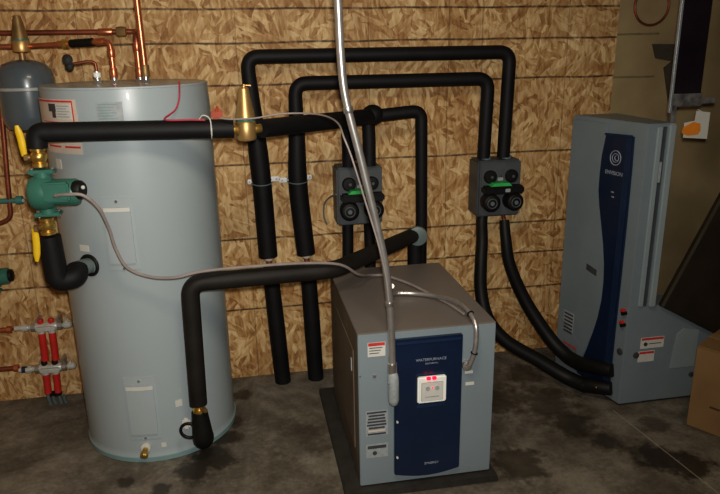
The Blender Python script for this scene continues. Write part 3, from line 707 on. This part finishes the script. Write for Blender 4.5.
def manifold(z, x0, x1, label, pexm):
    t = thing('manifold', ((x0+x1)/2, -.09, z-.03), label, 'manifold', None)
    MB().cyl((x0, -.09, z), (x1, -.09, z), .019, bev=.004).build('bar', 'chrome', t)
    for x in (x0+.004, x1-.006): MB().lathe([(.014, -.012), (.021, -.009), (.021, .009), (.014, .012)], (x, -.09, z), (1, 0, 0), seg=8).build('hex_nut', 'steel', t)
    MB().box(((x0+x1)/2, -.115, z-.002), (x1-x0-.04, .02, .020), .004).build('front_plate', 'chrome', t)
    xs = (x0+.035, x0+.080)
    for xx in (x1-.02, x0+.012): MB().box((xx, -.035, z), (.014, .068, .05), .003).build('wall_bracket', 'galv', t)
    for x in xs:
        MB().cyl((x, -.09, z+.014), (x, -.09, z+.036), .013, bev=.003).build('cap', 'redplastic' if z > .3 else 'rubber', t)
    MB().lathe([(.009, -.02), (.016, -.014), (.016, .014), (.009, .02)], (x1+.026, -.09, z), (1, 0, 0), seg=12).cyl((x1+.02, -.09, z+.01), (x1+.028, -.1, z+.045), .004).build('end_valve', 'chrome', t)
    MB().cyl((x0-.004, -.09, z), (x0-.075, -.09, z+.001), .011).cyl((x0-.02, -.09, z), (x0-.045, -.09, z), .017, seg=8).build('inlet', 'chrome', t)
    return t, xs
m1, xs1 = manifold(.392, -.955, -.836, 'upper chrome heating manifold with two red caps on the wall left of tank', 'red')
m2, xs2 = manifold(.190, -.968, -.845, 'lower chrome heating manifold with two black caps on the wall left of tank', 'red')
MB().cyl((-1.005, -.09, .192), (-1.03, -.09, .192), .015, seg=8).build('blue_ring', 'blue2', m2)
def pex(za, zb, x, lab):
    t = thing('red_tube', (x, -.09, zb), lab, 'tube', 'red manifold tubes')
    MB().sweep([(x, -.09, za), (x-.001, -.092, (za+zb)/2), (x-.004, -.09, zb)], .0155, 14).build('tube_body', 'redplastic', t)
    MB().cyl((x, -.09, za), (x, -.09, za-.012), .0175, seg=8).build('compression_nut', 'chrome', t)
pex(.374, .228, -.922, 'red tube sleeve between the two manifolds, nearer the left end'); pex(.374, .228, -.878, 'red tube sleeve between the two manifolds, nearer the tank')
pex(.172, .065, -.933, 'red tube sleeve under the lower manifold, nearer the left end'); pex(.172, .065, -.890, 'red tube sleeve under the lower manifold, nearer the tank')
bs = thing('pipe_stub', (-.91, -.09, 0), 'cluster of grey pipe stubs coming out of the floor under the lower manifold', 'pipe')
for x, z in ((-.94, .067), (-.918, .05), (-.892, .067), (-.873, .045)): MB().sweep([(x, -.09, z), (x-.002, -.085, z/2), (x+.002, -.08, .001)], .008, 10).build('stub', 'capdisc', bs)
MB().box((-.906, -.085, .055), (.05, .03, .018), .004).build('dark_clip', 'rubber', bs)
for z, lab, m in ((.391, 'red and chrome feed pipe entering the upper manifold from the left', 'copper'), (.203, 'dull red feed pipe entering the lower manifold from the left', 'copperdull')):
    t = thing('feed_pipe', (-1.1, -.09, z), lab, 'pipe')
    MB().sweep([(XL+.003, -.09, z+.004), (-1.045, -.09, z)], .011).build('pipe_run', m, t)
    MB().lathe([(.010, -.012), (.017, -.009), (.017, .009), (.010, .012)], (-1.052, -.09, z), (1, 0, 0), seg=8).build('union', 'copper', t)

# ------------------------------------------------------------------ cabinet at right
A = V((1.497, -.21, 0)); B = V((1.592, -.64, 0)); LL = (B-A).length; T = (B-A).normalized(); Nn = V((-.97645, -.21573, 0))
def cl(s, z, off=0.): return A + T*s + Nn*off + V((0, 0, z))
cab = thing('furnace_cabinet', (1.75, -.42, 0), 'tall grey heat pump cabinet with curved navy stripe standing at right', 'furnace cabinet')
ZT = 1.252
MB().prism([(1.497, -.21, .012), (1.592, -.64, .012), (1.712, -.64, .012), (1.712, -.21, .012)], (0, 0, ZT-.012), .004).build('body', 'cab', cab)
lower = MB().prism([(1.700, -.638, .012), (2.02, -.638, .012), (2.02, -.52, .012), (1.700, -.52, .012)], (0, 0, .462), .004).build('lower_body', 'cab', cab)
MB().prism([(1.515, -.23, .0), (1.600, -.625, .0), (2.00, -.625, .0), (2.00, -.53, .0), (1.70, -.53, 0), (1.70, -.23, .0)], (0, 0, .014)).build('base_pan', 'pad', cab)
# left door with bevelled edge
def cprism(poly, o0, o1, bev=0.): return MB().prism([cl(s, z, o0) for s, z in poly], Nn*(o1-o0), bev)
door = cprism([(.012, .05), (.165, .05), (.225, .20), (.270, .32), (.290, .46), (.292, .60), (.272, .72), (.240, .84), (.214, .95), (.214, 1.08), (.230, 1.20), (.230, 1.235), (.012, 1.235)], .0, .012, .003).build('left_door', 'cab', cab, False)
cprism([(.018, .06), (.16, .06), (.21, .17), (.018, .30)], .0125, .0135).build('door_shade', 'cab', door, False)
st = [(.231, 1.190), (.216, 1.10), (.213, 1.02), (.215, .945), (.228, .88), (.246, .815), (.272, .715), (.288, .63), (.295, .55), (.293, .46), (.280, .375), (.258, .29), (.225, .185), (.190, .085), (.178, .05)]
R_ = [(.384, .04), (.384, .35), (.386, .585), (.386, .85), (.384, 1.06), (.380, 1.197)]
bl = cprism(st+R_, .002, .017, .002).build('blue_stripe', 'blue', cab, False); bl['label'] = 'curved navy blue plastic stripe'
cprism([(.352, .10), (.381, .10), (.384, 1.05), (.378, 1.19), (.352, 1.19)], .0165, .0195).build('stripe_edge', 'blue2', bl, False)
cprism([(.228, 1.188), (.382, 1.195), (.382, 1.203), (.229, 1.197)], .0165, .021).build('stripe_top', 'blue2', bl, False)
c0 = cl(.300, 1.10, .018)
MB().torus(c0, .030, .0022, Nn, ts=6).torus(c0, .018, .0018, Nn, ts=6).build('round_emblem', 'silverink', bl)
MB().torus(c0+T*.006, .010, .002, Nn, ts=6, a0=.5, a1=4).build('emblem_swirl', 'silverink', bl)
text('lettering', 'ENVISION', 'silverink', cl(.298, 1.035, .0178), .024, T, (0, 0, 1), bl, sx=.95)
for ss, zz in ((.30, .955), (.305, .935)): MB().box(cl(ss, zz, .018), (.004, .014, .006)).build('small_mark', 'silverink', bl, False)
cprism([(.18, .572), (.245, .560), (.245, .588), (.18, .600)], .0125, .0145, .0).build('model_badge', 'ink', cab, False)
l = cprism([(.055, .33), (.125, .33), (.125, .22), (.055, .22)], .0125, .0135).build('spec_label', 'label_grey', cab, False)
for k in range(6): cprism([(.06, .322-k*.018), (.12, .322-k*.018), (.12, .313-k*.018), (.06, .313-k*.018)], .0138, .0143).build('text_line', 'ink', l, False)
l = cprism([(.06, .170), (.160, .170), (.160, .122), (.06, .122)], .0125, .0135).build('warning_label', 'label', cab, False)
cprism([(.062, .168), (.158, .168), (.158, .160), (.062, .160)], .0138, .0143).build('red_bar', 'red', l, False)
for zz in (.454, .399):
    k = MB().cyl(cl(.418, zz, 0), cl(.418, zz, .016), .011, bev=.002).build('red_port_cap', 'redplastic', cab)
    MB().cyl(cl(.428, zz-.006, .0), cl(.428, zz-.006, .022), .008, seg=12).build('black_pin', 'rubber', k)
MB().cyl(cl(.418, .262, 0), cl(.418, .262, .006), .015, bev=.001).build('port_hole', 'ink', cab)
# front face details
MB().box((1.640, -.646, .86), (.022, .012, .76), .004).build('edge_strip', 'cabstrip', cab)
MB().box((1.690, -.650, .865), (.030, .022, .775), .006).build('filter_rail', 'cabstrip', cab)
MB().box((1.664, -.6425, .86), (.012, .006, .76)).build('channel_shadow', 'housing', cab)
MB().box((1.654, -.654, 1.06), (.010, .006, .085), .002).build('pull_handle', 'label_grey', cab)
wl = MB().box((1.722, -.640, .302), (.112, .002, .052)).build('warning_label', 'label', cab, False)
MB().box((1.722, -.6418, .321), (.104, .001, .010)).build('red_bar', 'red', wl, False); MB().cyl((1.690, -.641, .297), (1.690, -.6435, .297), .009, seg=12).build('pictogram', 'ink', wl)
MB().box((1.735, -.6418, .298), (.06, .001, .003)).build('text_line', 'ink', wl, False)
wl = MB().box((1.700, -.640, .238), (.078, .002, .052)).build('warning_label', 'label', cab, False)
MB().box((1.700, -.6418, .256), (.070, .001, .010)).build('red_bar', 'red', wl, False)
MB().cyl((1.650, -.639, .248), (1.650, -.6445, .248), .014, bev=.001).build('round_knockout', 'ink', cab)
MB().cyl((1.935, -.639, .125), (1.935, -.6445, .125), .012, bev=.001).build('round_knockout', 'ink', cab)
MB().prism([(1.825, -.6385, .165), (1.945, -.6385, .165), (1.945, -.6385, .34), (1.87, -.6385, .355), (1.84, -.6385, .33), (1.832, -.6385, .26)], (0, -.003, 0)).build('pale_access_plate', 'cabstrip', cab, False)

# duct above the cabinet
du = thing('supply_duct', (1.745, -.58, 1.34), 'dark sheet metal duct rising above the right cabinet with a bright left edge', 'duct')
MB().prism([(1.688, -.636, 1.345), (1.806, -.636, 1.345), (1.93, -.46, 1.345), (1.815, -.46, 1.345)], (0, 0, H-1.349), .002).build('duct_body', 'darkduct', du, False)
MB().box((1.683, -.630, (1.29+H)/2-.0), (.011, .014, H-1.29-.004), .002).build('bright_edge', 'ductedge', du, False)
MB().prism([(1.680, -.642, 1.315), (1.812, -.642, 1.315), (1.936, -.455, 1.315), (1.808, -.455, 1.315)], (0, 0, .050), .004).build('foil_collar', 'foil', du, False)
MB().prism([(1.690, -.636, 1.25), (1.710, -.636, 1.25), (1.710, -.600, 1.25), (1.700, -.600, 1.25)], (0, 0, .066), .001).build('collar_neck', 'foil', du, False)
MB().box((1.84, -.636, 1.335), (.07, .008, .022), .003).build('side_tab', 'foil', du)
tgp = thing('paper_tag', (1.79, -.665, 1.19), 'white paper tag with an orange blot hanging at the cabinet top corner', 'tag')
MB().prism([(1.775, -.668, 1.300), (1.835, -.668, 1.292), (1.836, -.668, 1.188), (1.73, -.668, 1.197), (1.728, -.668, 1.255), (1.772, -.668, 1.262)], (0, .0025, 0)).build('paper', 'label', tgp, False)
MB().prism([(1.720, -.671, 1.215), (1.745, -.671, 1.205), (1.79, -.671, 1.208), (1.80, -.671, 1.225), (1.795, -.671, 1.25), (1.765, -.671, 1.258), (1.74, -.671, 1.246), (1.722, -.671, 1.238)], (0, .002, 0)).build('orange_blot', 'orange', tgp, False)
MB().cyl((1.80, -.667, 1.295), (1.80, -.640, 1.302), .002, seg=6).build('tag_string', 'label', tgp)
bn = thing('return_duct', (2.0, -.72, .3), 'large dark brown sloping duct boot on the right side of the cabinet', 'duct')
poly = [(1.724, .482), (2.12, .262), (2.62, .10), (2.62, 1.62), (2.30, 1.50), (1.95, .972)]
MB().prism([(x, -.665, z) for x, z in poly], (0, .022, 0), .003).build('dark_panel', 'brownpanel', bn, False)
MB().prism([(1.727, -.668, .484), (1.95, -.668, .974), (1.962, -.668, .968), (1.738, -.668, .478)], (0, .004, 0)).build('folded_edge', 'dark_sheet', bn, False)
MB().box((2.40, -.45, .225), (.40, .38, .45), .005).build('boot_base', 'darkduct', bn)
ct = thing('cardboard_carton', (1.92, -.98, 0), 'plain brown cardboard carton on the floor at the lower right corner', 'box')
d1 = V((.073, -.115, 0)).normalized(); d2 = V((d1.y*-1, d1.x, 0)); P0 = V((1.79, -.834, 0))
c = P0 + d1*.19 + d2*.145
rotm = Matrix((d1, d2, V((0, 0, 1)))).transposed()
MB().box(c+V((0, 0, .183)), (.38, .29, .364), .004, rotm).build('carton_body', 'cardboard', ct)
for s in (-1, 1): MB().box(c+V((0, 0, .368))+d2*s*.073, (.378, .143, .004), .001, rotm).build('top_flap', 'cardboard', ct)
MB().box(c+V((0, 0, .371)), (.382, .05, .002), 0, rotm).build('packing_tape', 'tape', ct)
for ss, zz, w, h in ((.12, .25, .018, .05), (.13, .20, .03, .012), (.10, .12, .04, .008)):
    MB().box(P0+d1*ss+d2*-.0008+V((0, 0, zz)), (w, .002, h), 0, rotm).build('printed_mark', 'cardprint', ct, False)

# wire loop on the khaki wall; the flat dark shape stands in for a shadow
wlp = MB().torus((1.962, -.006, 1.725), .088, .006, (0, 1, 0), ts=8).build('wire_loop', 'copperdull'); tag(wlp, 'brown loop of wire hanging on the khaki wall at the top of the frame', 'wire')
br = MB().prism([(1.985, -.012, 1.552), (2.16, -.012, 1.548), (2.16, -.012, 1.24), (2.115, -.012, 1.24), (2.06, -.012, 1.44), (2.10, -.012, 1.47), (2.01, -.012, 1.485)], (0, .0115, 0), .001).build('shadow_sheet', 'dark_sheet', None, False)
tag(br, 'flat dark sheet shaped as a shadow on the khaki wall behind the dark duct', 'dark_sheet')

# ------------------------------------------------------------------ camera
C = V((.007393, -3.032162, 1.562150)); Rr = V((.98367137, -.17920934, -.01657296)); U = V((.06738848, .28136913, .95723049)); F = V((.16688152, .94271704, -.28885140))
cam = bpy.data.cameras.new('camera'); co = bpy.data.objects.new('camera', cam); COL.objects.link(co)
mt = Matrix((Rr, U, -F)).transposed().to_4x4(); mt.translation = C; co.matrix_world = mt
cam.sensor_width = 36; cam.lens = 663.685/720*36; cam.clip_start = .02
scene.camera = co

# ------------------------------------------------------------------ light: flash at the camera, weak ambient fill added overhead, no lamp seen there
fl = bpy.data.lights.new('flash', 'SPOT'); fl.energy = 118; fl.spot_size = math.radians(125); fl.spot_blend = 1.; fl.shadow_soft_size = .03; fl.color = (1., .965, .90)
fo = bpy.data.objects.new('flash', fl); COL.objects.link(fo); fo.location = C + U*.07 + Rr*.02
aim = V((-.15, 0, 1.15)) - fo.location; fo.rotation_euler = aim.to_track_quat('-Z', 'Y').to_euler()
al = bpy.data.lights.new('ambient_fill', 'AREA'); al.energy = 12; al.shape = 'SQUARE'; al.size = .5; al.color = (1., .84, .62)
ao = bpy.data.objects.new('ambient_fill', al); COL.objects.link(ao); ao.location = (.2, -2.0, 2.38)
w = bpy.data.worlds.new('world'); scene.world = w; w.use_nodes = True
w.node_tree.nodes['Background'].inputs[0].default_value = (.5, .55, .6, 1); w.node_tree.nodes['Background'].inputs[1].default_value = .06
scene.view_settings.view_transform = 'Standard'; scene.view_settings.look = 'Medium High Contrast'; scene.view_settings.exposure = .22
